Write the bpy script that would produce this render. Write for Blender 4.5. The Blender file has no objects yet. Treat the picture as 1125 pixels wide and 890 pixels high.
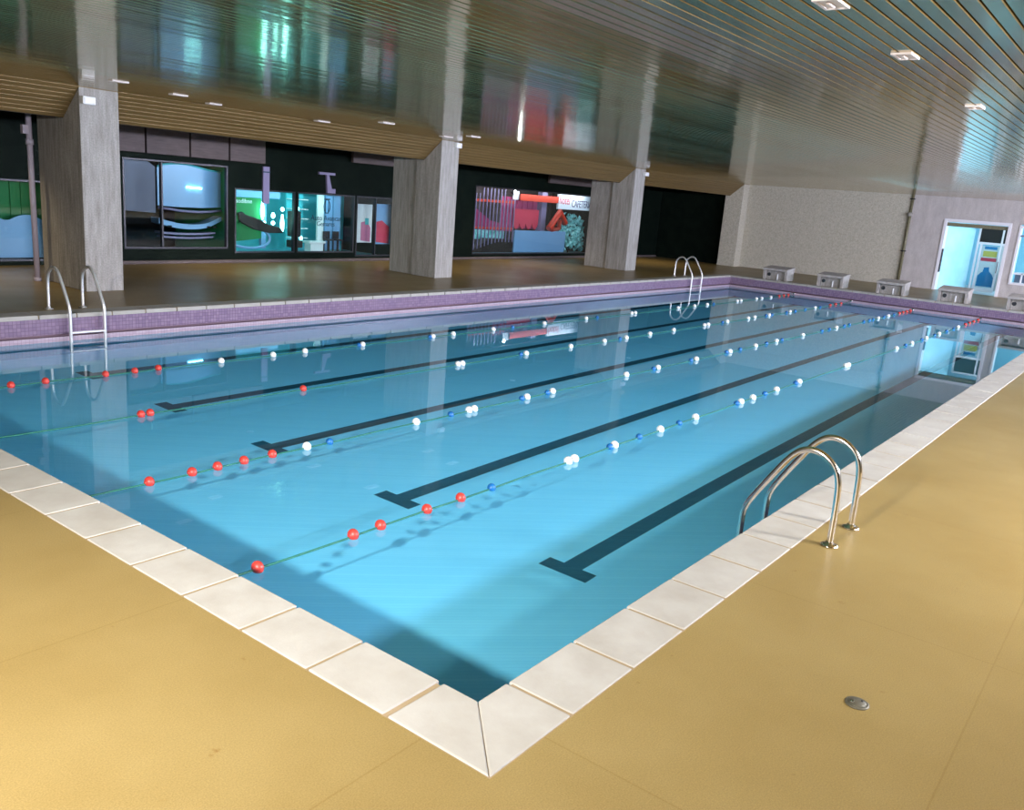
import bpy, bmesh, math, random
from mathutils import Vector, Matrix
random.seed(7)
C = bpy.context.scene.collection
S = bpy.context.scene
PI = math.pi

# ------------------------------------------------------------------ camera
F_PX = 944.588
YAW, PITCH, ROLL = 0.640145, -0.239183, 0.080246
CAM = Vector((-2.54404, -1.94677, 2.07002))
fw = Vector((math.cos(PITCH) * math.cos(YAW), math.cos(PITCH) * math.sin(YAW), math.sin(PITCH)))
r0 = Vector((math.sin(YAW), -math.cos(YAW), 0)); u0 = r0.cross(fw)
rt = math.cos(ROLL) * r0 + math.sin(ROLL) * u0
up = -math.sin(ROLL) * r0 + math.cos(ROLL) * u0
cd = bpy.data.cameras.new('camera'); cam = bpy.data.objects.new('camera', cd); C.objects.link(cam)
cam.matrix_world = Matrix(((rt.x, up.x, -fw.x, CAM.x), (rt.y, up.y, -fw.y, CAM.y), (rt.z, up.z, -fw.z, CAM.z), (0, 0, 0, 1)))
cd.sensor_width = 36; cd.lens = F_PX * 36 / 1125; cd.clip_start = 0.05; cd.clip_end = 200
S.camera = cam


def ray_y(px, py, y):
    """point where the sight line through a pixel meets the vertical plane Y = y"""
    d = fw + rt * ((px - 562.5) / F_PX) + up * ((445 - py) / F_PX)
    return CAM + d * ((y - CAM.y) / d.y)


# ------------------------------------------------------------------ light
S.view_settings.view_transform = 'Standard'
S.view_settings.look = 'None'
S.view_settings.exposure = 0.0
S.view_settings.gamma = 1.0
S.view_settings.use_curve_mapping = False
S.cycles.use_denoising = True
S.cycles.max_bounces = 10
S.cycles.diffuse_bounces = 4
S.cycles.glossy_bounces = 5
S.cycles.transmission_bounces = 6
S.cycles.sample_clamp_indirect = 6
S.cycles.caustics_reflective = True
S.cycles.caustics_refractive = True
S.cycles.blur_glossy = 0.3
w = bpy.data.worlds.new('world'); S.world = w; w.use_nodes = True
w.node_tree.nodes['Background'].inputs[0].default_value = (0.55, 0.7, 1, 1)
w.node_tree.nodes['Background'].inputs[1].default_value = 0.25


def area(name, loc, target, sx, sy, power, col, caustic=True, spread=180):
    l = bpy.data.lights.new(name, 'AREA'); l.shape = 'RECTANGLE'; l.size = sx; l.size_y = sy
    l.energy = power; l.color = col; l.spread = math.radians(spread)
    o = bpy.data.objects.new(name, l); C.objects.link(o); o.location = loc
    o.rotation_euler = (Vector(target) - Vector(loc)).to_track_quat('-Z', 'Y').to_euler()
    l.cycles.is_caustics_light = caustic
    return o


# two lamps of the hall standing behind the photographer, and an added fill through a made-up opening in the right wall
area('hall_lamp', (-4.8, 0.0, 2.95), (2.5, 2.8, -0.3), 0.30, 0.30, 500, (1.0, 0.97, 0.93), spread=110)
area('hall_lamp', (4.3, -4.3, 2.95), (6, 1.5, 0), 0.4, 0.4, 330, (1.0, 0.96, 0.90))
area('cool_fill', (15.0, -6.3, 2.80), (15.0, 6.0, 0.4), 24.4, 0.42, 5800, (0.74, 0.79, 1.0))
area('cool_fill', (34.0, -1.6, 2.3), (31.5, 4.0, 0.8), 3.0, 0.8, 420, (0.45, 0.80, 1.0), False)
# area lights added inside the shops to brighten what stands behind the glass
area('shop_fill', (11.6, 15.99, 1.69), (11.6, 16.5, 1.2), 3.5, 0.1, 22, (0.45, 0.95, 1.0), False)
area('shop_fill', (11.9, 17.3, 2.38), (11.9, 17.6, 0), 3.6, 1.2, 50, (0.35, 0.95, 1.0), False)
area('shop_fill', (22.0, 15.99, 2.24), (22.0, 16.6, 1.6), 6.6, 0.1, 32, (1.0, 0.92, 1.0), False)
area('shop_fill', (22.0, 17.6, 2.9), (22.0, 17.8, 0), 6.0, 1.0, 60, (1.0, 0.85, 0.95), False)
area('shop_fill', (8.4, 15.99, 2.17), (8.4, 16.5, 1.6), 2.2, 0.1, 1.0, (0.55, 0.75, 1.0), False)
area('shop_fill', (4.6, 15.99, 1.59), (4.6, 16.5, 1.0), 1.8, 0.1, 0.8, (0.6, 0.75, 1.0), False)


# ------------------------------------------------------------------ materials
def new_mat(name, col, rough=0.6, metal=0.0, spec=0.5, emit=None, es=0.0):
    m = bpy.data.materials.new(name); m.use_nodes = True
    b = m.node_tree.nodes['Principled BSDF']
    b.inputs['Base Color'].default_value = (*col, 1); b.inputs['Roughness'].default_value = rough
    b.inputs['Metallic'].default_value = metal; b.inputs['Specular IOR Level'].default_value = spec
    if emit:
        b.inputs['Emission Color'].default_value = (*emit, 1); b.inputs['Emission Strength'].default_value = es
    return m


def N(m, t, **kw):
    n = m.node_tree.nodes.new(t)
    for k, v in kw.items():
        if k.startswith('_'): setattr(n, k[1:], v)
        else: n.inputs[k.replace('__', ' ')].default_value = v
    return n


def L(m, a, b): m.node_tree.links.new(a, b)


def noisy(name, c1, c2, scale=4.0, rough=0.7, detail=6, stretch=(1, 1, 1), bump=0.0, bscale=60, metal=0.0, spec=0.5, rr=None, c3=None, fine=None):
    """two-tone noise material in object coordinates (the objects sit at world scale)"""
    m = new_mat(name, c1, rough, metal, spec)
    b = m.node_tree.nodes['Principled BSDF']
    tc = N(m, 'ShaderNodeTexCoord'); mp = N(m, 'ShaderNodeMapping'); mp.inputs['Scale'].default_value = stretch
    L(m, tc.outputs['Object'], mp.inputs[0])
    n = N(m, 'ShaderNodeTexNoise', Scale=scale, Detail=detail, Roughness=0.6); L(m, mp.outputs[0], n.inputs['Vector'])
    cr = N(m, 'ShaderNodeValToRGB'); cr.color_ramp.elements[0].position = 0.32; cr.color_ramp.elements[1].position = 0.68
    cr.color_ramp.elements[0].color = (*c1, 1); cr.color_ramp.elements[1].color = (*c2, 1)
    L(m, n.outputs[0], cr.inputs[0]); col = cr.outputs[0]
    if fine:
        f = N(m, 'ShaderNodeTexNoise', Scale=fine, Detail=3); L(m, tc.outputs['Object'], f.inputs['Vector'])
        fr = N(m, 'ShaderNodeValToRGB'); fr.color_ramp.elements[0].color = (0.84, 0.84, 0.84, 1); fr.color_ramp.elements[1].color = (1.14, 1.14, 1.14, 1)
        fr.color_ramp.elements[0].position = 0.3; fr.color_ramp.elements[1].position = 0.7
        L(m, f.outputs[0], fr.inputs[0])
        mx = N(m, 'ShaderNodeMix', _data_type='RGBA', _blend_type='MULTIPLY'); mx.inputs[0].default_value = 1
        L(m, col, mx.inputs[6]); L(m, fr.outputs[0], mx.inputs[7]); col = mx.outputs[2]
    L(m, col, b.inputs['Base Color'])
    if rr:
        r = N(m, 'ShaderNodeMapRange'); r.inputs[3].default_value = rr[0]; r.inputs[4].default_value = rr[1]
        L(m, n.outputs[0], r.inputs[0]); L(m, r.outputs[0], b.inputs['Roughness'])
    if bump:
        n2 = N(m, 'ShaderNodeTexNoise', Scale=bscale, Detail=4); L(m, tc.outputs['Object'], n2.inputs['Vector'])
        bp = N(m, 'ShaderNodeBump', Strength=bump, Distance=0.02); L(m, n2.outputs[0], bp.inputs['Height']); L(m, bp.outputs[0], b.inputs['Normal'])
    return m


def mosaic(name, c1, c2, cm, size=0.04, rough=0.3, var=1.0):
    m = new_mat(name, c1, rough)
    b = m.node_tree.nodes['Principled BSDF']
    tc = N(m, 'ShaderNodeTexCoord')
    sx = N(m, 'ShaderNodeSeparateXYZ'); L(m, tc.outputs['Object'], sx.inputs[0])
    ad = N(m, 'ShaderNodeMath', _operation='ADD'); L(m, sx.outputs[0], ad.inputs[0]); L(m, sx.outputs[1], ad.inputs[1])
    cx = N(m, 'ShaderNodeCombineXYZ'); L(m, ad.outputs[0], cx.inputs[0]); L(m, sx.outputs[2], cx.inputs[1])
    br = N(m, 'ShaderNodeTexBrick', _offset=0.0); L(m, cx.outputs[0], br.inputs['Vector'])
    br.inputs['Color1'].default_value = (*c1, 1); br.inputs['Color2'].default_value = (*c2, 1); br.inputs['Mortar'].default_value = (*cm, 1)
    br.inputs['Scale'].default_value = 1.0; br.inputs['Brick Width'].default_value = size; br.inputs['Row Height'].default_value = size
    br.inputs['Mortar Size'].default_value = size * 0.06; br.inputs['Bias'].default_value = 0.0
    L(m, br.outputs['Color'], b.inputs['Base Color'])
    return m


M = {}
M['deck'] = noisy('deck_screed', (0.205, 0.142, 0.050), (0.245, 0.178, 0.070), 0.9, 0.42, 8, bump=0.02, bscale=220, spec=0.17, rr=(0.42, 0.28), fine=160)
def deck_marks(m):
    # faint construction joints and a few rust-brown specks
    nt = m.node_tree; b = nt.nodes['Principled BSDF']; src = b.inputs['Base Color'].links[0].from_socket
    tc = N(m, 'ShaderNodeTexCoord'); br = N(m, 'ShaderNodeTexBrick', _offset=0.0); L(m, tc.outputs['Object'], br.inputs['Vector'])
    br.inputs['Scale'].default_value = 1; br.inputs['Brick Width'].default_value = 2.05; br.inputs['Row Height'].default_value = 1.62; br.inputs['Mortar Size'].default_value = 0.004
    br.inputs['Color1'].default_value = (1, 1, 1, 1); br.inputs['Color2'].default_value = (0.97, 0.97, 0.97, 1); br.inputs['Mortar'].default_value = (0.88, 0.84, 0.78, 1)
    mx = N(m, 'ShaderNodeMix', _data_type='RGBA', _blend_type='MULTIPLY'); mx.inputs[0].default_value = 1
    L(m, src, mx.inputs[6]); L(m, br.outputs['Color'], mx.inputs[7])
    n = N(m, 'ShaderNodeTexNoise', Scale=9.0, Detail=5); L(m, tc.outputs['Object'], n.inputs['Vector'])
    cr = N(m, 'ShaderNodeValToRGB'); cr.color_ramp.elements[0].position = 0.70; cr.color_ramp.elements[1].position = 0.78
    cr.color_ramp.elements[0].color = (1, 1, 1, 1); cr.color_ramp.elements[1].color = (0.72, 0.55, 0.42, 1); L(m, n.outputs[0], cr.inputs[0])
    m2 = N(m, 'ShaderNodeMix', _data_type='RGBA', _blend_type='MULTIPLY'); m2.inputs[0].default_value = 1
    L(m, mx.outputs[2], m2.inputs[6]); L(m, cr.outputs[0], m2.inputs[7]); L(m, m2.outputs[2], b.inputs['Base Color'])


deck_marks(M['deck'])
M['coping'] = noisy('coping_stone', (0.30, 0.28, 0.245), (0.37, 0.355, 0.325), 3.0, 0.6, 8, bump=0.06, bscale=80, spec=0.3)
M['grout'] = noisy('joint_grout', (0.22, 0.16, 0.08), (0.27, 0.2, 0.12), 8, 0.85)
M['concrete'] = noisy('board_marked_concrete', (0.23, 0.215, 0.195), (0.38, 0.36, 0.34), 5.0, 0.75, 9, stretch=(3, 3, 0.35), bump=0.25, bscale=35, spec=0.3, fine=45)
M['render'] = noisy('rough_rendered_wall', (0.40, 0.37, 0.30), (0.52, 0.48, 0.40), 14.0, 0.8, 8, bump=0.5, bscale=45, spec=0.25, fine=30)
M['render2'] = noisy('smooth_concrete_wall', (0.40, 0.36, 0.35), (0.50, 0.46, 0.45), 5.0, 0.8, 8, stretch=(1, 1, 0.4), bump=0.15, bscale=45, spec=0.25, fine=40)
M['panel'] = noisy('grey_brown_panel', (0.07, 0.052, 0.05), (0.11, 0.082, 0.08), 3.0, 0.7, 6, stretch=(1, 1, 6))
M['dark'] = noisy('dark_facade', (0.003, 0.006, 0.0045), (0.006, 0.010, 0.007), 3.0, 0.6, 5, spec=0.03)
M['gap'] = new_mat('ochre_lit_edge_gap', (0.30, 0.24, 0.07), 0.7)  # ochre backing puts the lit slat edges into the colour
M['black'] = new_mat('near_black', (0.012, 0.011, 0.010), 0.9)  # on the soffit, its unlit dark is put into the colour
M['plaster'] = noisy('off_white_plaster', (0.36, 0.34, 0.31), (0.44, 0.42, 0.38), 2.0, 0.85)
M['band'] = mosaic('mauve_mosaic', (0.17, 0.115, 0.19), (0.235, 0.16, 0.24), (0.12, 0.08, 0.12), 0.05, 0.22)
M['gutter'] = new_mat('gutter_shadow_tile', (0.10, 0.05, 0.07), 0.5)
M['lip'] = mosaic('pale_pink_mosaic', (0.34, 0.27, 0.33), (0.40, 0.32, 0.37), (0.28, 0.2, 0.26), 0.05, 0.25)
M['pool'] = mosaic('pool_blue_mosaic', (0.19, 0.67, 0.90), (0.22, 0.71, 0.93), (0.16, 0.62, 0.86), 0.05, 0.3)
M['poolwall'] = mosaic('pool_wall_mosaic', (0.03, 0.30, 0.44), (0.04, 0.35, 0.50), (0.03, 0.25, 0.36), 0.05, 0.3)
M['lane'] = mosaic('dark_lane_mosaic', (0.012, 0.075, 0.12), (0.02, 0.10, 0.15), (0.02, 0.14, 0.19), 0.05, 0.3)
M['slat'] = noisy('anodised_ceiling_slat', (0.42, 0.335, 0.14), (0.53, 0.425, 0.19), 2.0, 0.16, 4, stretch=(0.3, 6, 1), metal=0.80, rr=(0.08, 0.15))
M['slat2'] = noisy('shaded_bulkhead_slat', (0.17, 0.11, 0.04), (0.23, 0.15, 0.058), 2.0, 0.4, 4, stretch=(0.3, 6, 1), metal=0.35, rr=(0.35, 0.5))  # darker copy of the ceiling slats, the bulkhead's own lighting in the colour
M['steel'] = new_mat('polished_steel', (0.72, 0.68, 0.62), 0.17, 1.0)
M['steel2'] = new_mat('brushed_pale_steel', (0.85, 0.83, 0.82), 0.38, 0.8)
M['white_steel'] = new_mat('white_painted_steel', (0.75, 0.74, 0.76), 0.3)
M['red'] = new_mat('red_plastic', (0.50, 0.04, 0.03), 0.4)
M['white'] = new_mat('white_plastic', (0.82, 0.82, 0.82), 0.35)
M['blue'] = new_mat('blue_plastic', (0.005, 0.11, 0.34), 0.4)
M['rope'] = new_mat('green_rope', (0.005, 0.12, 0.08), 0.6)
M['ropeb'] = new_mat('blue_green_rope', (0.01, 0.20, 0.30), 0.6)
M['blackp'] = new_mat('black_rubber', (0.01, 0.015, 0.02), 0.6)
M['frame'] = new_mat('white_lacquered_frame', (0.72, 0.70, 0.74), 0.35)
M['annexwall'] = noisy('pale_blue_wall', (0.32, 0.62, 0.74), (0.40, 0.70, 0.80), 2.0, 0.6)
M['annexfloor'] = noisy('grey_tile_floor', (0.42, 0.45, 0.46), (0.5, 0.53, 0.54), 3.0, 0.3)
M['metal_dark'] = new_mat('dark_metal', (0.03, 0.03, 0.035), 0.4, 0.6)
M['pipe'] = noisy('weathered_olive_pipe', (0.11, 0.10, 0.05), (0.20, 0.18, 0.11), 20, 0.6)
M['drain'] = new_mat('dull_drain_metal', (0.12, 0.11, 0.08), 0.55, 0.5)
M['teal'] = new_mat('teal_shop_wall', (0.05, 0.45, 0.50), 0.6)
M['green'] = new_mat('green_shop_wall', (0.01, 0.20, 0.05), 0.7)
M['shopfloor'] = new_mat('blue_grey_shop_floor', (0.15, 0.32, 0.40), 0.3)
M['paleblue'] = new_mat('pale_blue_panel', (0.22, 0.42, 0.70), 0.25)
M['greyblue'] = new_mat('grey_mauve_panel', (0.15, 0.15, 0.22), 0.5)
M['lilac'] = new_mat('lilac_paint', (0.24, 0.21, 0.36), 0.5)
M['pale_lilac'] = new_mat('pale_lilac_paint', (0.42, 0.37, 0.44), 0.45)
M['magenta'] = new_mat('magenta_curtain', (0.42, 0.05, 0.16), 0.7)
M['redsign'] = new_mat('red_sign_paint', (0.62, 0.06, 0.03), 0.45)
M['signwhite'] = new_mat('lit_sign_face', (0.75, 0.82, 0.9), 0.4, emit=(0.75, 0.88, 1.0), es=0.12)
M['navy'] = new_mat('dark_teal_lettering', (0.01, 0.05, 0.08), 0.6)
M['greytext'] = new_mat('grey_violet_lettering', (0.07, 0.05, 0.14), 0.6)
M['brown'] = new_mat('dark_brown_wood', (0.018, 0.010, 0.008), 0.6)
M['lamp'] = new_mat('white_lamp', (1, 1, 1), 0.4, emit=(0.8, 1.0, 1.0), es=9.0)
M['lampc'] = new_mat('cyan_lamp', (1, 1, 1), 0.4, emit=(0.35, 1.0, 0.95), es=14.0)
M['lampb'] = new_mat('spot_lamp_face', (1, 1, 1), 0.4, emit=(1.0, 0.96, 0.9), es=90.0)
M['lampa'] = new_mat('fluorescent_panel', (1, 1, 1), 0.4, emit=(0.75, 0.95, 1.0), es=9.0)
M['fixture'] = new_mat('pinkish_white_fixture', (0.62, 0.55, 0.54), 0.5, emit=(1.0, 0.86, 0.82), es=0.10)
M['fixture_in'] = new_mat('fixture_reflector', (0.5, 0.42, 0.38), 0.3)
M['foliage'] = noisy('turquoise_lit_foliage', (0.06, 0.40, 0.36), (0.45, 0.88, 0.92), 9, 0.6)
M['posterw'] = new_mat('poster_paper', (0.75, 0.78, 0.82), 0.5)
M['postery'] = new_mat('poster_yellow', (0.65, 0.55, 0.12), 0.5)
M['posterr'] = new_mat('poster_red', (0.65, 0.05, 0.10), 0.5)
M['posterb'] = new_mat('poster_blue', (0.0, 0.22, 0.50), 0.5)
M['posterp'] = new_mat('poster_pink', (0.55, 0.16, 0.30), 0.5)
M['brick'] = noisy('block_concrete', (0.28, 0.255, 0.235), (0.38, 0.35, 0.33), 9, 0.8, bump=0.1)
# thin window glass
def glass_mat(name, tint, refl_rough=0.02):
    m = bpy.data.materials.new(name); m.use_nodes = True; nt = m.node_tree; nt.nodes.clear()
    o = nt.nodes.new('ShaderNodeOutputMaterial'); mx = nt.nodes.new('ShaderNodeMixShader'); lw = nt.nodes.new('ShaderNodeLayerWeight'); lw.inputs[0].default_value = 0.5; pw = nt.nodes.new('ShaderNodeMath'); pw.operation = 'POWER'; pw.inputs[1].default_value = 5; nt.links.new(lw.outputs['Facing'], pw.inputs[0]); fr = nt.nodes.new('ShaderNodeMapRange'); fr.inputs[3].default_value = 0.04; nt.links.new(pw.outputs[0], fr.inputs[0])
    t = nt.nodes.new('ShaderNodeBsdfTransparent'); t.inputs[0].default_value = (*tint, 1)
    g = nt.nodes.new('ShaderNodeBsdfGlossy'); g.inputs['Roughness'].default_value = refl_rough
    nt.links.new(fr.outputs[0], mx.inputs[0]); nt.links.new(t.outputs[0], mx.inputs[1]); nt.links.new(g.outputs[0], mx.inputs[2]); nt.links.new(mx.outputs[0], o.inputs[0])
    return m
M['glass'] = glass_mat('window_glass', (0.9, 0.96, 0.96))
# pool water
wm = bpy.data.materials.new('pool_water'); wm.use_nodes = True; nt = wm.node_tree; nt.nodes.clear()
o = nt.nodes.new('ShaderNodeOutputMaterial'); g = nt.nodes.new('ShaderNodeBsdfGlass'); g.inputs['IOR'].default_value = 1.333; g.inputs['Roughness'].default_value = 0.0
g.inputs['Color'].default_value = (0.93, 0.98, 1.0, 1)
nt.links.new(g.outputs[0], o.inputs[0]); M['water'] = wm


# ------------------------------------------------------------------ builders
def bx(bm, x0, x1, y0, y1, z0, z1, mi=0):
    v = [bm.verts.new(p) for p in ((x0, y0, z0), (x1, y0, z0), (x1, y1, z0), (x0, y1, z0), (x0, y0, z1), (x1, y0, z1), (x1, y1, z1), (x0, y1, z1))]
    for f in ((0, 3, 2, 1), (4, 5, 6, 7), (0, 1, 5, 4), (1, 2, 6, 5), (2, 3, 7, 6), (3, 0, 4, 7)):
        bm.faces.new([v[i] for i in f]).material_index = mi


def prism(bm, pts, axis, a, b, mi=0):
    """extrude polygon pts (2D) along axis 'x','y','z' from a to b"""
    def P(u, v, w):
        return {'x': (w, u, v), 'y': (u, w, v), 'z': (u, v, w)}[axis]
    A = [bm.verts.new(P(u, v, a)) for u, v in pts]; B = [bm.verts.new(P(u, v, b)) for u, v in pts]
    n = len(pts)
    fs = [bm.faces.new(A[::-1]), bm.faces.new(B)] + [bm.faces.new((A[i], A[(i + 1) % n], B[(i + 1) % n], B[i])) for i in range(n)]
    for f in fs: f.material_index = mi


def tube(bm, pts, r, seg=12, mi=0, cap=True):
    pts = [Vector(p) for p in pts]; rings = []
    t0 = (pts[1] - pts[0]).normalized(); nrm = t0.orthogonal().normalized()
    for i, p in enumerate(pts):
        t = ((pts[min(i + 1, len(pts) - 1)] - p).normalized() + (p - pts[max(i - 1, 0)]).normalized()).normalized()
        nrm = (nrm - t * nrm.dot(t)).normalized(); b = t.cross(nrm)
        rings.append([bm.verts.new(p + (nrm * math.cos(2 * PI * k / seg) + b * math.sin(2 * PI * k / seg)) * r) for k in range(seg)])
    for a, b in zip(rings, rings[1:]):
        for k in range(seg):
            f = bm.faces.new((a[k], a[(k + 1) % seg], b[(k + 1) % seg], b[k])); f.smooth = True; f.material_index = mi
    if cap:
        bm.faces.new(rings[0][::-1]); bm.faces.new(rings[-1])


def lathe(bm, prof, cx=0, cy=0, cz=0, seg=24, axis='z', mi=0):
    rings = []
    for r, h in prof:
        ring = []
        for k in range(seg):
            a = 2 * PI * k / seg; u, v = r * math.cos(a), r * math.sin(a)
            ring.append(bm.verts.new({'z': (cx + u, cy + v, cz + h), 'x': (cx + h, cy + u, cz + v), 'y': (cx + u, cy + h, cz - v)}[axis]))
        rings.append(ring)
    for a, b in zip(rings, rings[1:]):
        for k in range(seg):
            f = bm.faces.new((a[k], a[(k + 1) % seg], b[(k + 1) % seg], b[k])); f.smooth = True; f.material_index = mi
    bm.faces.new(rings[0][::-1]); bm.faces.new(rings[-1])


def smooth_path(pts, it=3):
    pts = [Vector(p) for p in pts]
    for _ in range(it):
        q = [pts[0]]
        for a, b in zip(pts, pts[1:]):
            q += [a * 0.75 + b * 0.25, a * 0.25 + b * 0.75]
        q.append(pts[-1]); pts = q
    return pts


def obj(name, bm, mats, parent=None, bevel=0, recv=True):
    me = bpy.data.meshes.new(name); bmesh.ops.recalc_face_normals(bm, faces=bm.faces[:]); bm.to_mesh(me); bm.free()
    for m in (mats if isinstance(mats, (list, tuple)) else [mats]): me.materials.append(M[m])
    ob = bpy.data.objects.new(name, me); C.objects.link(ob)
    if parent: ob.parent = parent; ob.matrix_parent_inverse = parent.matrix_world.inverted()
    if bevel:
        b = ob.modifiers.new('bevel', 'BEVEL'); b.width = bevel; b.segments = 2; b.limit_method = 'ANGLE'
    ob.cycles.is_caustics_receiver = recv
    return ob


def tag(o, label, cat, group=None):
    o['label'] = label; o['category'] = cat
    if group: o['group'] = group
    return o


def thing(name, label, cat, loc=(0, 0, 0), group=None):
    o = bpy.data.objects.new(name, None); C.objects.link(o); o.location = loc
    o.matrix_world = Matrix.Translation(loc)
    return tag(o, label, cat, group)


def struct(name, bm, mats, label=None, cat=None, **k):
    o = obj(name, bm, mats, **k); o['kind'] = 'structure'
    if label: o['label'] = label; o['category'] = cat
    return o


def B(): return bmesh.new()


def text(name, s, size, loc, rot, mat, parent=None, ext=0.004, sx=1.0):
    c = bpy.data.curves.new(name, 'FONT'); c.body = s; c.size = size; c.extrude = ext; c.resolution_u = 3
    c.materials.append(M[mat]); o = bpy.data.objects.new(name, c); C.objects.link(o)
    bpy.context.view_layer.update()
    me = bpy.data.meshes.new_from_object(o.evaluated_get(bpy.context.evaluated_depsgraph_get())); bpy.data.objects.remove(o)
    me.transform(Matrix.Translation(loc) @ Matrix.Rotation(rot[0], 4, 'X') @ Matrix.Diagonal((sx, 1, 1, 1)))
    o = bpy.data.objects.new(name, me); C.objects.link(o)
    if parent: o.parent = parent; o.matrix_parent_inverse = parent.matrix_world.inverted()
    return o


# ------------------------------------------------------------------ the setting
PL, PW, WZ, BZ = 25.27, 10.0, -0.37, -1.22     # pool length, width, water level, bottom
CO = 0.34                                       # coping width
CH = 3.17                                       # ceiling height over the pool
XN, XF, YR, YB = -7.0, 30.6, -6.0, 15.8

# deck
bm = B()
bx(bm, XN, -CO + 0.02, YR, YB + 0.3, -0.25, 0); bx(bm, PL + CO - 0.02, XF + 0.3, YR, YB + 0.3, -0.25, 0)
bx(bm, -CO + 0.02, PL + CO - 0.02, YR, -CO + 0.02, -0.25, 0); bx(bm, -CO + 0.02, PL + CO - 0.02, PW + CO - 0.02, YB + 0.3, -0.25, 0)
struct('floor', bm, 'deck', 'ochre screed deck running all round the pool', 'floor')

# coping slabs bedded around the basin
bm = B()
J = 0.008
zt, zb = 0.006, -0.055


def slabs(a0, a1, n, f):
    d = (a1 - a0) / n
    for i in range(n):
        s, e = a0 + i * d + J, a0 + (i + 1) * d - J
        f(s, e, random.uniform(-0.0015, 0.0015))


bme = B()
slabs(0.20, PL - 0.2, 49, lambda s, e, h: bx(bme, s, e, -CO, 0, zb, zt + h))
slabs(0.20, PL - 0.2, 49, lambda s, e, h: bx(bme, s, e, PW, PW + CO, zb, zt + h))
slabs(0.21, PW - 0.2, 20, lambda s, e, h: bx(bme, -CO, 0, s, e, zb, zt + h))
slabs(0.21, PW - 0.2, 20, lambda s, e, h: bx(bme, PL, PL + CO, s, e, zb, zt + h))
for cx, sx in ((0, 1), (PL, -1)):
    for cy, sy in ((0, 1), (PW, -1)):
        # each corner is two mitred slabs
        a = [(cx, cy), (cx + sx * 0.2 - sx * J, cy), (cx + sx * 0.2 - sx * J, cy - sy * CO), (cx - sx * CO, cy - sy * CO)]
        b = [(cx - sx * 0.002, cy), (cx - sx * CO, cy - sy * CO + sy * 0.003), (cx - sx * CO, cy + sy * 0.2 - sy * J), (cx - sx * 0.002, cy + sy * 0.2 - sy * J)]
        prism(bme, a, 'z', zb, zt); prism(bme, b, 'z', zb, zt + 0.001)
struct('trim_1', bme, 'coping', 'pale stone coping slabs edging the pool', 'coping', bevel=0.008)
bm = B()
zg0, zg1 = -0.054, 0.0005
bx(bm, -CO - 0.004, -0.02, -CO - 0.004, PW + CO, zg0, zg1); bx(bm, PL + 0.02, PL + CO + 0.004, -CO, PW + CO, zg0, zg1)
bx(bm, -0.02, PL + 0.02, -CO - 0.004, -0.02, zg0, zg1); bx(bm, -0.02, PL + 0.02, PW + 0.02, PW + CO + 0.004, zg0, zg1)
struct('trim_2', bm, 'grout', 'sandy grout between the coping slabs', 'grout')

# basin
bm = B()
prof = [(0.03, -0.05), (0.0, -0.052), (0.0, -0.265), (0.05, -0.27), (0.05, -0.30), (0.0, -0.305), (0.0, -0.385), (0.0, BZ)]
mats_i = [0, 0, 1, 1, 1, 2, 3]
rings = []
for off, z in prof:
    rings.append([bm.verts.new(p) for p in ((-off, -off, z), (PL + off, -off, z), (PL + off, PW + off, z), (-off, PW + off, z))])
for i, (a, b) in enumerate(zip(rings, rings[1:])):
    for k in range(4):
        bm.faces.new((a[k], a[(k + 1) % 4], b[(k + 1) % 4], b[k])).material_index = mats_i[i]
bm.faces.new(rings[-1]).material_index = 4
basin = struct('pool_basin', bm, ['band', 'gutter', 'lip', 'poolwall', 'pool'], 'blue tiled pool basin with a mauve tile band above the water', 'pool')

# lane lines in the floor tiling
for i, y in enumerate((1.34, 3.21, 5.05, 6.88, 8.72)):
    bm = B()
    bx(bm, 2.84, 23.0, y - 0.085, y + 0.085, BZ, BZ + 0.003)
    bx(bm, 2.68, 2.84, y - 0.22, y + 0.22, BZ, BZ + 0.003)
    bx(bm, 23.0, 23.16, y - 0.22, y + 0.22, BZ, BZ + 0.003)
    o = struct('trim_%d' % (i + 3), bm, 'lane')
    o['label'] = 'dark tiled lane line on the pool floor, ' + ('nearest the right edge', 'second from the right edge', 'in the middle of the pool', 'second from the far columns side', 'closest to the far columns side')[i]
    o['category'] = 'lane line'

# water
bm = B()
nx, ny = 1, 1
v = [bm.verts.new(p) for p in ((-0.001, -0.001, WZ), (PL + 0.001, -0.001, WZ), (PL + 0.001, PW + 0.001, WZ), (-0.001, PW + 0.001, WZ))]
bm.faces.new(v)
water = struct('pool_water', bm, 'water', 'still clear water filling the pool', 'water', recv=False)
for p in water.data.polygons: p.use_smooth = True
water.cycles.is_caustics_caster = True

# ceiling of long slats
LIGHTS = [(3.81, -0.22, 0.22, 0.13), (2.25, -0.23, 0.22, 0.13), (6.46, -0.18, 0.22, 0.13),
          (4.04, 10.18, 0.24, 0.13), (5.37, 10.86, 0.26, 0.13), (6.45, 11.55, 0.24, 0.13), (9.1, 10.11, 0.3, 0.14),
          (9.05, 11.85, 0.3, 0.14), (11.57, 10.11, 0.3, 0.14), (11.8, 11.07, 0.3, 0.14)]


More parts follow.
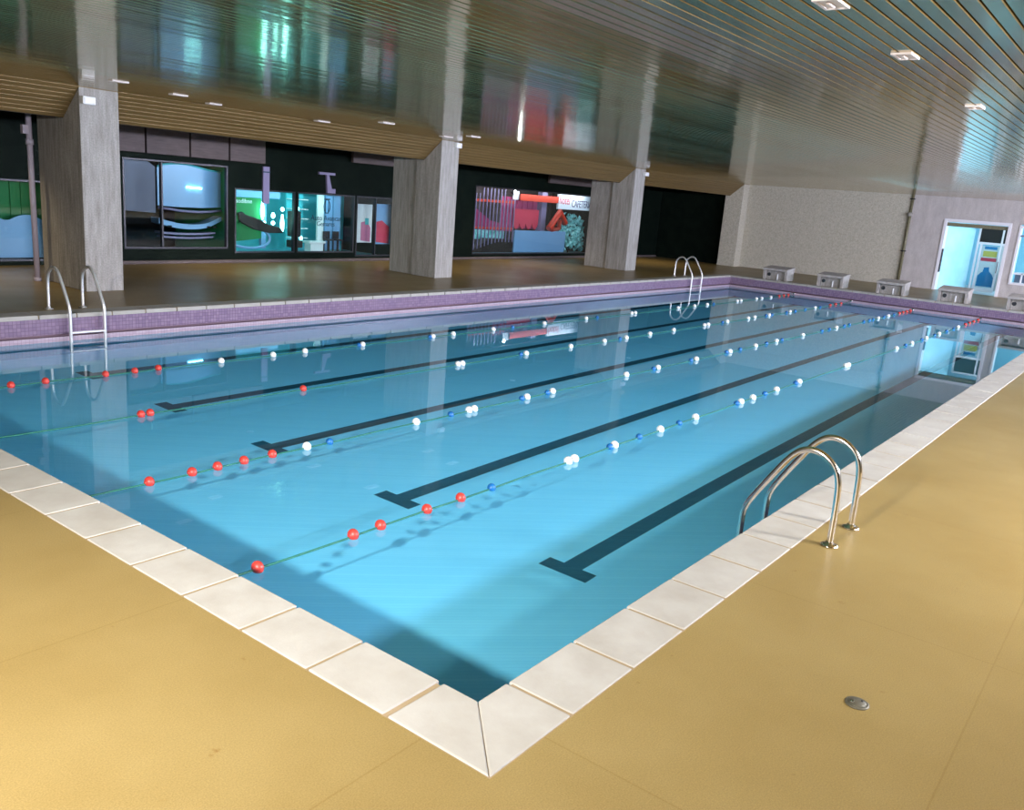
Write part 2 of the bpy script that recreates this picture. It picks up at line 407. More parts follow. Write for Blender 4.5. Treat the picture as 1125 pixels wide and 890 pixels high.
def slat_profile(bm, p0, p1, x0, x1, n, tilt=0.0):
    """slats laid side by side from p0 to p1 (y, z), running along x; underside faces down"""
    d = Vector((p1[0] - p0[0], p1[1] - p0[1])); ln = d.length / n; d.normalize(); nn = Vector((-d.y, d.x))
    if nn.y > 0: nn = -nn
    P = []
    for i in range(n):
        s = Vector(p0) + d * (ln * i); t = random.uniform(-tilt, tilt)
        for u, h in ((0.0, -0.022), (0.02, -0.001), (0.07, 0.003), (0.93, 0.003), (0.975, -0.001), (1.0, -0.022)):
            q = s + d * (ln * 0.93 * u) + nn * (h + (u - 0.5) * t if h > -0.01 else h)
            P.append(q)
    A = [bm.verts.new((x0, q.x, q.y)) for q in P]; Bv = [bm.verts.new((x1, q.x, q.y)) for q in P]
    for i in range(len(P) - 1):
        bm.faces.new((A[i], A[i + 1], Bv[i + 1], Bv[i]))


bm = B()
slat_profile(bm, (YR, CH), (12.0, CH), XN, XF, 180, 0.0011)
bx(bm, XN, XF, YR, 12.02, CH + 0.022, CH + 0.2, 1)
struct('ceiling', bm, ['slat', 'gap'], 'glossy ceiling of long dark olive metal slats', 'ceiling')
bm = B()
slat_profile(bm, (12.0, CH), (12.55, 2.70), XN, XF, 8, 0.0006)
bx(bm, XN, XF, 12.56, 12.6, 2.70, 3.05, 1)
prism(bm, [(12.03, CH + 0.05), (12.03, CH + 0.02), (12.57, 2.70), (12.6, 2.70), (12.6, CH + 0.05)], 'x', XN, XF, 1)
struct('trim_8', bm, ['slat2', 'black'], 'sloping brown slatted bulkhead along the columns', 'bulkhead')
bm = B(); bx(bm, XN, XF + 0.3, 12.6, YB + 0.3, 3.0, 3.2)
struct('trim_9', bm, 'black', 'dark soffit behind the sloping bulkhead', 'soffit')
# warm downlights set in that soffit, their own light with them
for i, x in enumerate((3.2, 9.2, 14.6, 19.2, 26.6)):
    t = thing('downlight', 'warm round downlight in the dark soffit, ' + ('left of the broad column', 'above the pale blue window', 'beside the middle column', 'before the red shop window', 'above the black recess')[i], 'downlight', (x, 14.3, 3.0), 'soffit downlights')
    bm = B(); lathe(bm, [(0.09, -0.012), (0.09, 0.0)], x, 14.3, 2.998, 20); obj('rim', bm, 'frame', t)
    l = bpy.data.lights.new('downlight_lamp', 'SPOT'); l.energy = 230; l.color = (1.0, 0.80, 0.50); l.spot_size = math.radians(110); l.spot_blend = 0.8; l.shadow_soft_size = 0.06
    lo = bpy.data.objects.new('downlight_lamp', l); C.objects.link(lo); lo.location = (x, 14.3, 2.97); lo.parent = t; lo.matrix_parent_inverse = t.matrix_world.inverted()

# walls
bm = B(); bx(bm, XN - 0.2, XN, YR, YB + 0.3, -0.2, 3.4); struct('wall_near', bm, 'plaster')
bm = B()
bx(bm, XN, 2.6, YR - 0.25, YR, 0, 3.4); bx(bm, 27.5, XF, YR - 0.25, YR, 0, 3.4)
bx(bm, 2.6, 27.5, YR - 0.25, YR, 0, 2.5); bx(bm, 2.6, 27.5, YR - 0.25, YR, 3.05, 3.4)  # long opening made up to let in the side fill
for k in range(1, 8): bx(bm, 2.6 + k * 3.11 - 0.12, 2.6 + k * 3.11 + 0.12, YR - 0.25, YR, 2.5, 3.05)
struct('wall_right', bm, 'plaster')

# far wall: opening for the doorway and one for the side window
bm = B()
D0, D1, DH = 2.76, 4.80, 2.42
W0, W1, WB, WT = 0.55, 2.50, 0.46, 2.38
bx(bm, XF, XF + 0.3, 5.95, 12.73, 0, 3.4, 0); bx(bm, XF, XF + 0.3, 12.73, 15.8, 0, 3.4, 2)  # past the pier the recess darkness is put into the wall colour
bx(bm, XF, XF + 0.3, D1, 5.95, 0, 3.4, 1)
bx(bm, XF, XF + 0.3, W0 - 0.01, D1, DH, 3.4, 1)
bx(bm, XF, XF + 0.3, W1, D0, 0, DH, 1)
bx(bm, XF, XF + 0.3, W0, W1, 0, WB, 1)
bx(bm, XF, XF + 0.3, YR, W0, 0, 3.4, 1)
bx(bm, XF - 0.04, XF, 5.98, 12.0, 2.52, 3.18, 0)          # shallow beam at the head of the wall
struct('wall_far', bm, ['render', 'render2', 'dark'])

# back facade of dark panels with shop openings
OPEN = [(3.6, 5.62, 0.08, 1.62), (7.12, 9.64, 0.32, 2.2), (9.83, 11.58, 0.22, 1.72), (11.65, 13.55, 0.22, 1.72), (13.62, 15.06, 0.12, 1.72), (18.5, 25.6, 0.14, 2.27)]
bm = B(); x = XN
for (a, b, z0, z1) in OPEN:
    bx(bm, x, a, YB, YB + 0.12, 0, 3.2); bx(bm, a, b, YB, YB + 0.12, 0, z0); bx(bm, a, b, YB, YB + 0.12, z1, 3.2); x = b
bx(bm, x, XF, YB, YB + 0.12, 0, 3.2)
struct('wall_back', bm, 'dark')
bm = B(); bx(bm, 5.9, 30.5, YB - 0.10, YB, 0, 0.07); struct('baseboard_back', bm, 'panel', bevel=0.008)
# enclosure behind the shops
bm = B(); bx(bm, XN, XF, 19.3, 19.4, 0, 3.3); bx(bm, XN, XF, YB + 0.12, 19.4, 3.2, 3.3); bx(bm, XN, XF, YB + 0.12, 19.4, -0.1, 0.04)
for px in (2.9, 6.4, 15.4, 18.2, 27.0): bx(bm, px - 0.04, px + 0.04, YB + 0.12, 19.4, 0, 3.2)
struct('wall_shops', bm, 'black')

# fascia panels under the soffit, one thing per panel
PANELS = [(5.5, 6.52), (6.55, 7.53), (7.57, 8.56), (8.60, 9.55), (9.59, 10.55), (13.3, 15.9), (22.2, 25.4)]
PL_LAB = ['left of the first seam, beside the big left column', 'right behind the big left column', 'just right of the big left column',
          'above the pale blue shop window', 'last of the row above the turquoise shop', 'narrow one left of the middle column', 'narrow one left of the third column']
for i, (a, b) in enumerate(PANELS):
    bm = B(); z0 = 2.32 if i < 5 else 2.56
    bx(bm, a, b, 15.62, 15.72, z0, 2.98)
    tag(obj('fascia_panel', bm, 'panel', bevel=0.01), 'grey-brown fascia panel under the soffit, ' + PL_LAB[i], 'panel', 'fascia panels')

# ------------------------------------------------------------------ columns
COLS = [(4.39, 5.02, 'large leftmost'), (12.70, 13.31, 'middle'), (21.62, 22.26, 'third, dark-recess side')]
CL = ['broad concrete column nearest the camera, by the left ladder', 'concrete column in the middle, right of the turquoise shop', 'concrete column right of the red shop window, before the black recess']
for i, (a, b, _) in enumerate(COLS):
    t = thing('concrete_column', CL[i], 'column', ((a + b) / 2, 12.4, 0), 'concrete columns along the pool')
    bm = B()
    # front shaft with its haunch cut to the sloping bulkhead
    prism(bm, [(12.0, 0), (12.78, 0), (12.78, 3.0), (12.6, 3.0), (12.6, 2.69), (12.56, 2.69), (12.0, CH - 0.004)], 'x', a, b)
    obj('shaft', bm, 'concrete', t, bevel=0.012)
    bm = B(); bx(bm, a + 0.08, b - 0.08, 12.80, 13.62, 0, 2.995)
    obj('rear_pier', bm, 'concrete', t, bevel=0.01)
t = thing('concrete_column', 'pale end pier joined to the far wall beside the black recess', 'column', (30.3, 12.4, 0), 'concrete columns along the pool')
bm = B(); prism(bm, [(12.0, 0), (12.72, 0), (12.72, 3.0), (12.6, 3.0), (12.6, 2.69), (12.56, 2.69), (12.0, CH - 0.004)], 'x', 30.05, XF)
obj('shaft', bm, 'render', t, bevel=0.012)

# white junction boxes at the column heads
for i, (x, y, z, s) in enumerate(((4.50, 11.93, 2.97, 1.0), (13.20, 11.93, 3.08, 0.9), (22.2, 11.93, 3.02, 1.0))):
    t = thing('junction_box', ['white box at the top of the broad left column', 'small white box at the top of the middle column', 'small white box at the top of the third column'][i], 'junction box', (x, 12.0, z), 'white boxes on the column heads')
    bm = B(); bx(bm, x - 0.10 * s, x + 0.10 * s, 11.90, 11.998, z - 0.055, z + 0.06); obj('body', bm, 'white', t, bevel=0.01)
    bm = B(); bx(bm, x - 0.08 * s, x + 0.08 * s, 11.888, 11.90, z - 0.04, z + 0.045); obj('cover', bm, 'frame', t, bevel=0.004)

# lilac pipe post by the left column
t = thing('drain_pipe', 'thin pale lilac pipe rising beside the broad left column', 'pipe', (4.30, 13.5, 0))
bm = B(); tube(bm, [(4.30, 13.5, 0), (4.28, 13.5, 2.995)], 0.045, 16); obj('pipe', bm, 'pale_lilac', t)
bm = B(); lathe(bm, [(0.06, 0), (0.06, 0.09)], 4.285, 13.5, 2.25); obj('collar', bm, 'pale_lilac', t)
bm = B(); lathe(bm, [(0.06, 0), (0.06, 0.06)], 4.30, 13.5, 0.0); obj('collar', bm, 'pale_lilac', t)
bm = B(); bx(bm, 4.17, 4.30, 13.46, 13.54, 2.42, 2.56); obj('junction', bm, 'pale_lilac', t)

# rusty pipe in the corner of the far wall
t = thing('wall_pipe', 'thin olive pipe down the far wall left of the doorway', 'pipe', (30.55, 5.95, 0))
bm = B(); tube(bm, [(30.55, 5.95, 0), (30.55, 5.95, 3.17)], 0.05, 12); obj('pipe', bm, 'pipe', t)
bm = B(); lathe(bm, [(0.065, 0), (0.09, 0.03), (0.09, 0.11), (0.065, 0.14)], 30.53, 5.95, 2.42); obj('valve', bm, 'concrete', t)
for z in (1.2, 3.0):
    bm = B(); bx(bm, 30.48, 30.60, 5.87, 6.03, z, z + 0.04); obj('bracket', bm, 'metal_dark', t)

# ------------------------------------------------------------------ recessed ceiling lights
LL = ['nearest one over the right pool edge, second from the top', 'cut by the top edge of the photo', 'last one over the right pool edge', 
      'above the broad left column', 'one just right of the broad left column', 'small one at the bulkhead above the pale blue window', 'second of the pair above the turquoise shop',
      'first of the pair above the turquoise shop', 'just left of the middle column head', 'thin one before the middle column']
for i, (x, y, sx, sy) in enumerate(LIGHTS):
    t = thing('ceiling_light', 'small recessed rectangular ceiling light, ' + LL[i], 'ceiling light', (x, y, CH), 'recessed ceiling lights')
    a, b, c, d = x - sx / 2, x + sx / 2, y - sy / 2, y + sy / 2; r = 0.018
    bm = B(); z0, z1 = CH - 0.016, CH - 0.004
    bx(bm, a, b, c, c + r, z0, z1); bx(bm, a, b, d - r, d, z0, z1); bx(bm, a, a + r, c + r, d - r, z0, z1); bx(bm, b - r, b, c + r, d - r, z0, z1)
    obj('frame', bm, 'fixture', t)
    bm = B(); bx(bm, a + r, b - r, c + r, d - r, CH - 0.008, CH - 0.004); obj('lens', bm, 'fixture', t)
    bm = B(); tube(bm, [(x - sx * 0.25, y, CH - 0.014), (x + sx * 0.25, y, CH - 0.014)], 0.008, 8); obj('bulb', bm, 'fixture_in', t)

# ------------------------------------------------------------------ pool ladders
RAIL = [(-0.50, 0.0), (-0.50, 0.30), (-0.49, 0.44), (-0.455, 0.53), (-0.36, 0.60), (-0.26, 0.61), (-0.17, 0.55), (-0.06, 0.38), (0.06, 0.185), (0.105, 0.09), (0.11, 0.0), (0.11, -0.3), (0.11, -0.98)]


def ladder(x0, x1, side, label, mat, r=0.021, rungs=(-0.24, -0.51, -0.78)):
    """side 0: over the right edge (y=0), side 1: over the far long edge (y=PW)"""
    fy = (lambda v: v) if side == 0 else (lambda v: PW - v)
    t = thing('pool_ladder', label, 'pool ladder', ((x0 + x1) / 2, fy(-0.5), 0), 'pool ladders')
    for x in (x0, x1):
        pts = smooth_path([(x, fy(y), z) for y, z in RAIL], 3)
        bm = B(); tube(bm, pts, r, 16); rl = obj('handrail', bm, mat, t)
        bm = B(); lathe(bm, [(0.058, 0.001), (0.058, 0.007), (0.045, 0.014), (0.028, 0.018), (0.026, 0.03)], x, fy(-0.50), 0); obj('flange', bm, mat, rl)
    for z in rungs:
        bm = B(); y = fy(0.11)
        if side: bx(bm, x0 + 0.005, x1 - 0.005, y - 0.03, y + 0.03, z - 0.013, z + 0.013)
        else: bx(bm, x0 + 0.005, x1 - 0.005, y - 0.04, y + 0.04, z - 0.013, z + 0.013)
        obj('rung', bm, mat, t, bevel=0.006)
    return t


ladder(3.00, 3.46, 0, 'polished steel pool ladder with two arched handrails on the near right edge', 'steel')
ladder(3.10, 3.58, 1, 'pale steel pool ladder standing before the broad left column', 'steel2', 0.022)
ladder(22.10, 22.80, 1, 'small distant pool ladder on the far long edge near the black recess', 'steel2', 0.024)

# floor drain
t = thing('floor_drain', 'round dull metal drain cover in the ochre deck near the camera', 'drain', (1.18, -1.21, 0))
bm = B(); lathe(bm, [(0.052, 0.0), (0.052, 0.004), (0.045, 0.006)], 1.18, -1.21, 0, 32); obj('rim', bm, 'drain', t)
bm = B(); lathe(bm, [(0.040, 0.0055), (0.038, 0.0085), (0.012, 0.010), (0.006, 0.011)], 1.18, -1.21, 0, 32); obj('cover', bm, 'drain', t)
bm = B(); lathe(bm, [(0.010, 0.010), (0.008, 0.013)], 1.165, -1.19, 0, 12); obj('screw', bm, 'steel', t)
bm = B(); lathe(bm, [(0.006, 0.010), (0.005, 0.012)], 1.20, -1.225, 0, 12); obj('screw', bm, 'metal_dark', t)

# ------------------------------------------------------------------ starting blocks
BL = ['farthest starting block, beside the end pier', 'second starting block from the end pier', 'middle starting block, before the wall pipe', 'starting block right before the bright doorway', 'starting block cut by the right edge of the photo']
for i, yc in enumerate((8.62, 6.80, 4.95, 3.19, 1.35)):
    t = thing('starting_block', 'concrete ' + BL[i], 'starting block', (26.1, yc, 0), 'starting blocks on the far edge')
    h = 0.42; x0 = PL + 0.36
    bm = B(); prism(bm, [(x0 - 0.06, 0.30), (x0 + 0.62, 0.36), (x0 + 0.62, 0.44), (x0 - 0.06, 0.375)], 'y', yc - h, yc + h); obj('platform', bm, 'brick', t, bevel=0.01)
    bm = B(); bx(bm, x0 + 0.10, x0 + 0.58, yc - h + 0.10, yc + h - 0.10, 0, 0.31); obj('plinth', bm, 'concrete', t, bevel=0.008)
    bm = B(); prism(bm, [(x0 + 0.0, 0), (x0 + 0.60, 0), (x0 + 0.60, 0.36), (x0 - 0.02, 0.305)], 'y', yc - h + 0.01, yc - h + 0.09); obj('side_support', bm, 'brick', t)
    bm = B(); prism(bm, [(x0 + 0.0, 0), (x0 + 0.60, 0), (x0 + 0.60, 0.36), (x0 - 0.02, 0.305)], 'y', yc + h - 0.09, yc + h - 0.01); obj('side_support', bm, 'brick', t)
    bm = B(); lathe(bm, [(0.06, 0), (0.055, -0.012)], x0 + 0.098, yc + 0.24, 0.17, 20, 'x'); obj('round_socket', bm, 'blackp', t)
    bm = B(); tube(bm, [(x0 + 0.03, yc - 0.08, 0.0), (x0 + 0.03, yc - 0.08, 0.2)], 0.02, 10); obj('peg', bm, 'white', t)

# ------------------------------------------------------------------ lane ropes
R_, W_, B_ = 'red', 'white', 'blue'
ROPES = [
    (2.28, 'first from the near right edge', [(283, 621, R_), (388, 586, R_), (418, 577, R_), (469, 560, R_), (506, 547, R_), (540, 536, B_), (624, 508, W_), (631, 505.5, W_), (670, 491.5, B_), (675, 490, W_), (702, 480.5, B_), (725.5, 472.5, W_), (746, 465.5, B_), (764, 459.5, W_), (809, 443.5, B_), (814, 442, W_), (827, 437.5, W_), (840, 433, B_), (853, 428.5, W_), (874, 421, B_), (878, 420, W_), (929, 402, W_), (932, 401, W_), (985, 381.5, W_), (995, 378, B_), (1002, 376, W_), (1013, 371.8, B_), (1018, 370, W_), (1027, 367, B_), (1032, 365.3, W_), (1040, 362.5, B_), (1048, 359.5, B_), (1053, 357.5, W_), (1061, 354.7, R_), (1065.5, 353, R_), (1070, 351.4, R_), (1075, 349.6, R_)]),
    (4.12, 'second from the near right edge', [(164, 527, R_), (211, 517.5, R_), (239, 511.5, R_), (268, 505.7, R_), (299, 499.5, R_), (337, 491.5, W_), (362, 486, B_), (457, 465.5, W_), (495, 456.7, B_), (515, 452.2, W_), (521, 450.8, W_), (573, 439, B_), (579, 437.5, W_), (601, 432.4, B_), (607, 431, W_), (688, 412, W_), (718, 405, B_), (723, 403.5, W_), (759, 395.6, B_), (765, 394, W_), (798, 387, B_), (802, 386, W_), (813, 383.5, B_), (830, 380, W_), (842, 377, B_), (853, 374.5, W_), (859, 373, B_), (882, 368, W_), (903, 363, B_), (911, 361.3, B_), (919, 359.5, W_), (927.6, 357.7, B_), (933, 356.5, B_), (949, 353, B_), (955, 351.6, B_), (959, 350.8, B_), (965, 349.5, W_), (971, 348.2, B_), (976, 347, W_), (982, 345.7, B_), (988, 344.3, R_), (992, 343.3, R_), (996, 342.4, R_), (1000, 341.5, R_)]),
    (5.95, 'third from the near right edge', [(155, 457, R_), (165, 455.5, R_), (333, 429, R_), (503, 401.2, W_), (508, 400.4, W_), (572, 390, B_), (578, 389.2, W_), (627, 381.2, W_), (664, 375.2, W_), (681, 372.5, B_), (688, 371.4, W_), (714, 367.3, W_), (740, 363.2, W_), (774, 357.3, W_), (778, 356.7, W_), (793.6, 354.3, B_), (799, 353.5, W_), (822, 349.7, W_), (829, 348.7, W_), (841.5, 346.5, B_), (845, 346, W_), (848, 345.5, B_), (864, 343, B_), (868, 342.4, W_), (873.5, 341.5, B_), (884.6, 339.7, B_), (895.6, 337.8, W_), (901, 337, B_), (912, 335, R_), (918, 334, R_), (924, 333, R_)]),
    (7.76, 'nearest the columns', [(12, 424.5, R_), (50, 419.5, R_), (116, 411.7, R_), (148, 408.5, R_), (174, 406, R_), (243, 398.3, W_), (300, 391.2, W_), (335, 387, W_), (394, 379.8, B_), (397, 379.5, W_), (472, 370.2, B_), (475, 369.9, W_), (498, 367.2, W_), (542, 361.8, W_), (563, 359.4, B_), (598, 355.3, W_), (644, 350, W_), (656, 348.6, B_), (694, 344, W_), (698, 343.5, W_), (745, 338, W_), (763, 335.9, W_), (777, 334.4, W_), (784, 333.6, B_), (810, 330.6, W_), (814, 330.1, W_), (831, 328.2, W_), (837, 327.4, W_), (847, 326.3, W_), (856, 325.3, R_), (861, 324.7, R_), (866, 324.2, R_)]),
]
FR = 0.045


def float_mesh(name, mat):
    bm = B()
    prof = [(0.010, -0.040)] + [(FR * math.cos(a), 0.038 * math.sin(a)) for a in [(-80 + k * 16) * PI / 180 for k in range(11)]] + [(0.010, 0.040)]
    lathe(bm, prof, 0, 0, 0, 20, 'x')
    me = bpy.data.meshes.new(name); bmesh.ops.recalc_face_normals(bm, faces=bm.faces[:]); bm.to_mesh(me); bm.free(); me.materials.append(M[mat]); return me


FM = {k: float_mesh('float', k) for k in (R_, W_, B_)}
for ri, (ry, lab, fl) in enumerate(ROPES):
    zr = WZ + 0.018
    t = thing('lane_rope', 'floating lane rope with red, white and blue floats, ' + lab, 'lane rope', (0, ry, zr), 'lane ropes')
    pts = [(-0.005, ry, zr - 0.01)]
    k = 0
    xs = [ray_y(px, py, ry).x for px, py, _ in fl]
    for j in range(1, 60):
        x = PL * j / 60
        pts.append((x, ry, zr - 0.006 + 0.004 * math.sin(j * 1.7)))
    pts.append((PL + 0.005, ry, zr + 0.05))
    bm = B(); tube(bm, pts, 0.0075, 8); obj('cord', bm, 'rope', t)
    last = -9
    for (px, py, c), x in zip(fl, xs):
        x = min(x, PL - 0.12)
        if x < last + 0.082: x = last + 0.082
        last = x
        f = bpy.data.objects.new('float', FM[c]); C.objects.link(f); f.parent = t
        f.location = (x, 0, 0.004 if c != B_ else 0.0)
        f['label'] = c + ' float'
        if c == B_: f.scale = (0.9, 0.86, 0.86)
        f.cycles.is_caustics_receiver = True
    if ri in (1, 0):
        bm = B(); tube(bm, [(0.04, ry, zr), (0.14, ry, zr)], 0.018, 12); obj('tensioner', bm, 'blackp', t)
    bm = B(); lathe(bm, [(0.02, -0.03), (0.03, -0.02), (0.03, 0.0)], PL, ry, zr + 0.03, 12, 'x'); obj('wall_anchor', bm, 'steel', t)

# ------------------------------------------------------------------ doorway and annex at the far wall
XA = 36.0
bm = B(); bx(bm, XF + 0.3, XA, -2.0, 6.0, -0.1, 0.0); struct('floor_annex', bm, 'annexfloor')
bm = B(); bx(bm, XF + 0.3, XA, -2.0, 6.0, 2.75, 2.85); struct('ceiling_annex', bm, 'frame')
bm = B(); bx(bm, XA, XA + 0.1, -2.0, 6.0, 0, 2.85); bx(bm, XF + 0.3, XA, 5.9, 6.0, 0, 2.85); struct('wall_annex', bm, 'annexwall')
# pale blue wall slanting behind the left of the doorway
bm = B(); prism(bm, [(XF + 0.31, 4.86), (32.55, 4.12), (32.62, 4.20), (XF + 0.31, 5.0)], 'z', 0, 2.75); struct('wall_slanted', bm, 'annexwall')


def door_frame(bm, x0, x1, y0, y1, z0, z1, w, sill=False):
    bx(bm, x0, x1, y0, y0 + w, z0, z1); bx(bm, x0, x1, y1 - w, y1, z0, z1); bx(bm, x0, x1, y0 + w, y1 - w, z1 - w, z1)
    if sill: bx(bm, x0, x1, y0 + w, y1 - w, z0, z0 + w)


bm = B(); door_frame(bm, XF - 0.03, XF + 0.33, D0 - 0.02, D1 + 0.02, 0, DH + 0.02, 0.10)
d1 = struct('door_1', bm, 'frame', bevel=0.006)
bm = B(); bx(bm, XF + 0.05, XF + 0.28, D0 + 0.08, D1 - 0.08, 2.20, 2.32); obj('head_track', bm, 'pipe', d1)
bm = B(); bx(bm, XF + 0.12, XF + 0.16, D1 - 0.11, D1 - 0.10 + 0.004, 0.62, 1.42); bx(bm, XF - 0.01, XF + 0.02, D1 - 0.115, D1 - 0.075, 0.62, 1.42); obj('door_handle', bm, 'metal_dark', d1)
# inner glazed door
bm = B(); YA, YC = 2.80, 4.02; xi = 32.6
door_frame(bm, xi, xi + 0.07, YA, YC, 0, 2.34, 0.07)
bx(bm, xi, xi + 0.07, YA + 0.07, YC - 0.07, 1.66, 1.74)
bx(bm, xi - 0.01, xi + 0.06, 3.20, 3.26, 0, 2.3); bx(bm, xi - 0.01, xi + 0.06, 3.82, 3.90, 0, 1.7); bx(bm, xi - 0.01, xi + 0.06, 3.26, 3.82, 0.0, 0.14)
d2 = struct('door_2', bm, 'frame', bevel=0.004)
bm = B(); bx(bm, xi + 0.03, xi + 0.04, YA + 0.07, YC - 0.07, 1.74, 2.27); obj('transom', bm, 'black', d2)
bm = B(); bx(bm, xi + 0.02, xi + 0.028, YA + 0.07, YC - 0.07, 0.05, 1.66); obj('pane', bm, 'glass', d2)
bm = B(); bx(bm, xi + 0.03, xi + 0.05, 2.87, 3.2, 0.05, 1.66); obj('lilac_panel', bm, 'frame', d2)
bm = B(); bx(bm, xi - 0.03, xi - 0.01, 3.22, 3.24, 0.7, 1.1); obj('door_handle', bm, 'metal_dark', d2)
# poster behind the door glass
t = thing('poster', 'poster with yellow and red stripes over a blue figure behind the inner glass door', 'poster', (xi + 0.06, 3.55, 0.8))
bm = B(); bx(bm, xi + 0.060, xi + 0.066, 3.27, 3.81, 0.16, 1.62); obj('sheet', bm, 'posterw', t)
bm = B(); bx(bm, xi + 0.054, xi + 0.060, 3.32, 3.76, 1.24, 1.44); obj('yellow_band', bm, 'postery', t)
bm = B(); bx(bm, xi + 0.054, xi + 0.060, 3.30, 3.80, 1.08, 1.20); obj('red_band', bm, 'posterr', t)
bm = B(); bx(bm, xi + 0.054, xi + 0.060, 3.34, 3.74, 1.50, 1.60); obj('blue_band', bm, 'posterb', t)
bm = B(); prism(bm, [(3.22 + 0.06, 0.18), (3.80, 0.18), (3.80, 0.55), (3.72, 0.66), (3.66, 0.70), (3.64, 0.86), (3.48, 0.88), (3.46, 0.74), (3.34, 0.62), (3.28, 0.5)], 'x', xi + 0.054, xi + 0.060); obj('blue_figure', bm, 'posterb', t)

# side window right of the doorway
bm = B(); door_frame(bm, XF - 0.03, XF + 0.33, W0, W1 + 0.01, WB, WT, 0.07, True)
bx(bm, XF + 0.05, XF + 0.10, W0, W1, 0.80, 0.85); bx(bm, XF + 0.05, XF + 0.10, 2.14, 2.19, WB, 0.85); bx(bm, XF + 0.05, XF + 0.10, 1.1, 1.16, WB, WT)
w1 = struct('window_1', bm, 'frame', bevel=0.004)
bm = B(); bx(bm, XF + 0.07, XF + 0.08, W0 + 0.07, W1 - 0.06, WB + 0.05, WT - 0.05); obj('pane', bm, 'glass', w1)
bm = B(); bx(bm, XF + 0.04, XF + 0.12, W0 + 0.07, W1 - 0.06, 2.03, 2.09); obj('transom', bm, 'greyblue', w1)
t = thing('desk', 'grey-blue desk seen low behind the window beside the doorway', 'desk', (31.6, 1.9, 0))
bm = B(); bx(bm, 31.3, 31.9, 1.0, 2.5, 0.78, 0.84); obj('desk_top', bm, 'frame', t)
bm = B(); bx(bm, 31.35, 31.85, 1.05, 2.45, 0, 0.78); obj('cabinet', bm, 'greyblue', t, bevel=0.01)
# white bench block on the annex side
bm = B(); bx(bm, 29.9, 30.25, 1.5, 2.35, 0, 0.04)
# annex ceiling lamps
for i, (x, y) in enumerate(((31.7, 3.5), (31.7, 1.6))):
    t = thing('ceiling_panel_light', ('bright panel light inside the doorway', 'bright panel light behind the side window')[i], 'ceiling light', (x, y, 2.75), 'annex ceiling lights')
    bm = B(); bx(bm, x - 0.33, x + 0.33, y - 0.42, y + 0.42, 2.70, 2.75); obj('frame', bm, 'frame', t)
    bm = B(); bx(bm, x - 0.28, x + 0.28, y - 0.37, y + 0.37, 2.692, 2.70); obj('diffuser', bm, 'lampa', t)

# ------------------------------------------------------------------ shopfront openings
def win(n, a, b, z0, z1, mull=(), bars=(), w=0.035):
    bm = B(); y0, y1 = YB - 0.01, YB + 0.08
    bx(bm, a, a + w, y0, y1, z0, z1); bx(bm, b - w, b, y0, y1, z0, z1); bx(bm, a + w, b - w, y0, y1, z1 - w, z1); bx(bm, a + w, b - w, y0, y1, z0, z0 + w)
    for m in mull: bx(bm, m - w / 2, m + w / 2, y0, y1, z0 + w, z1 - w)
    for z in bars: bx(bm, a + w, b - w, y0, y1, z - w / 2, z + w / 2)
    o = struct('window_%d' % n, bm, 'metal_dark')
    bm = B(); bx(bm, a + w, b - w, YB + 0.03, YB + 0.036, z0 + w, z1 - w); obj('pane', bm, 'glass', o)
    return o


win(2, *OPEN[0]); win(3, *OPEN[1], mull=(8.0,)); win(4, *OPEN[2]); win(5, *OPEN[3]); win(6, *OPEN[4], mull=(14.33,)); win(7, *OPEN[5])
YS = YB + 0.2

# left window: blue panel with a scalloped top below a green drape
bm = B()
P = [(3.7, 0.1), (5.6, 0.1)] + [(5.6 - 0.1 * k, 0.80 + 0.14 * abs(math.sin(k * 0.42))) for k in range(20)]
prism(bm, P, 'y', YS, YS + 0.05); tag(obj('display_board', bm, 'paleblue'), 'blue board with scalloped top edge in the window left of the pipe', 'board')
bm = B()
for k in range(20): bx(bm, 3.65 + k * 0.1, 3.75 + k * 0.1, YS + 0.25 + 0.03 * (k % 2), YS + 0.30 + 0.03 * (k % 2), 0.3, 1.6)
tag(obj('drape', bm, 'green'), 'dark green drape behind the blue board in the left window', 'curtain')

# pale blue display window right of the broad column
bm = B(); prism(bm, [(7.15, 1.10), (7.97, 1.06), (7.97, 2.05), (7.80, 2.16), (7.15, 2.18)], 'y', YS, YS + 0.04)
tag(obj('projection_screen', bm, 'greyblue'), 'dull mauve-grey screen in the window just right of the broad column', 'screen')
t = thing('arched_glass_panel', 'pale blue arched glass panel above the curved counter bands', 'panel', (8.8, YS, 1.2))
top = [(8.02 + 1.60 * k / 16, 2.06 + 0.085 * math.sin(PI * min(1, k / 10)) if k < 10 else 2.06 - 0.0 * k) for k in range(17)]
top = [(8.02, 2.05), (8.15, 2.10), (8.45, 2.14), (8.75, 2.14), (9.0, 2.10), (9.3, 2.05), (9.62, 2.02)]
bm = B(); prism(bm, [(8.02, 1.23), (8.5, 1.21), (9.1, 1.21), (9.62, 1.24)] + top[::-1], 'y', YS, YS + 0.03); obj('pane', bm, 'paleblue', t)
bm = B(); tube(bm, [(x, YS - 0.01, z + 0.02) for x, z in top], 0.02, 8); obj('top_frame', bm, 'teal', t)
bm = B(); tube(bm, [(8.02, YS - 0.02, 1.18), (8.3, YS - 0.02, 1.16), (8.6, YS - 0.02, 1.125), (9.0, YS - 0.02, 1.115), (9.3, YS - 0.02, 1.13), (9.62, YS - 0.02, 1.17)], 0.028, 8); obj('sill', bm, 'lilac', t)
bm = B(); tube(bm, [(8.72, YS - 0.02, 1.66), (9.10, YS - 0.02, 1.65)], 0.02, 8); obj('lamp_tube', bm, 'lampc', t)
t = thing('display_counter', 'curved pale blue and lilac counter bands in the dark below the arched glass panel', 'counter', (8.8, YS, 0.4))


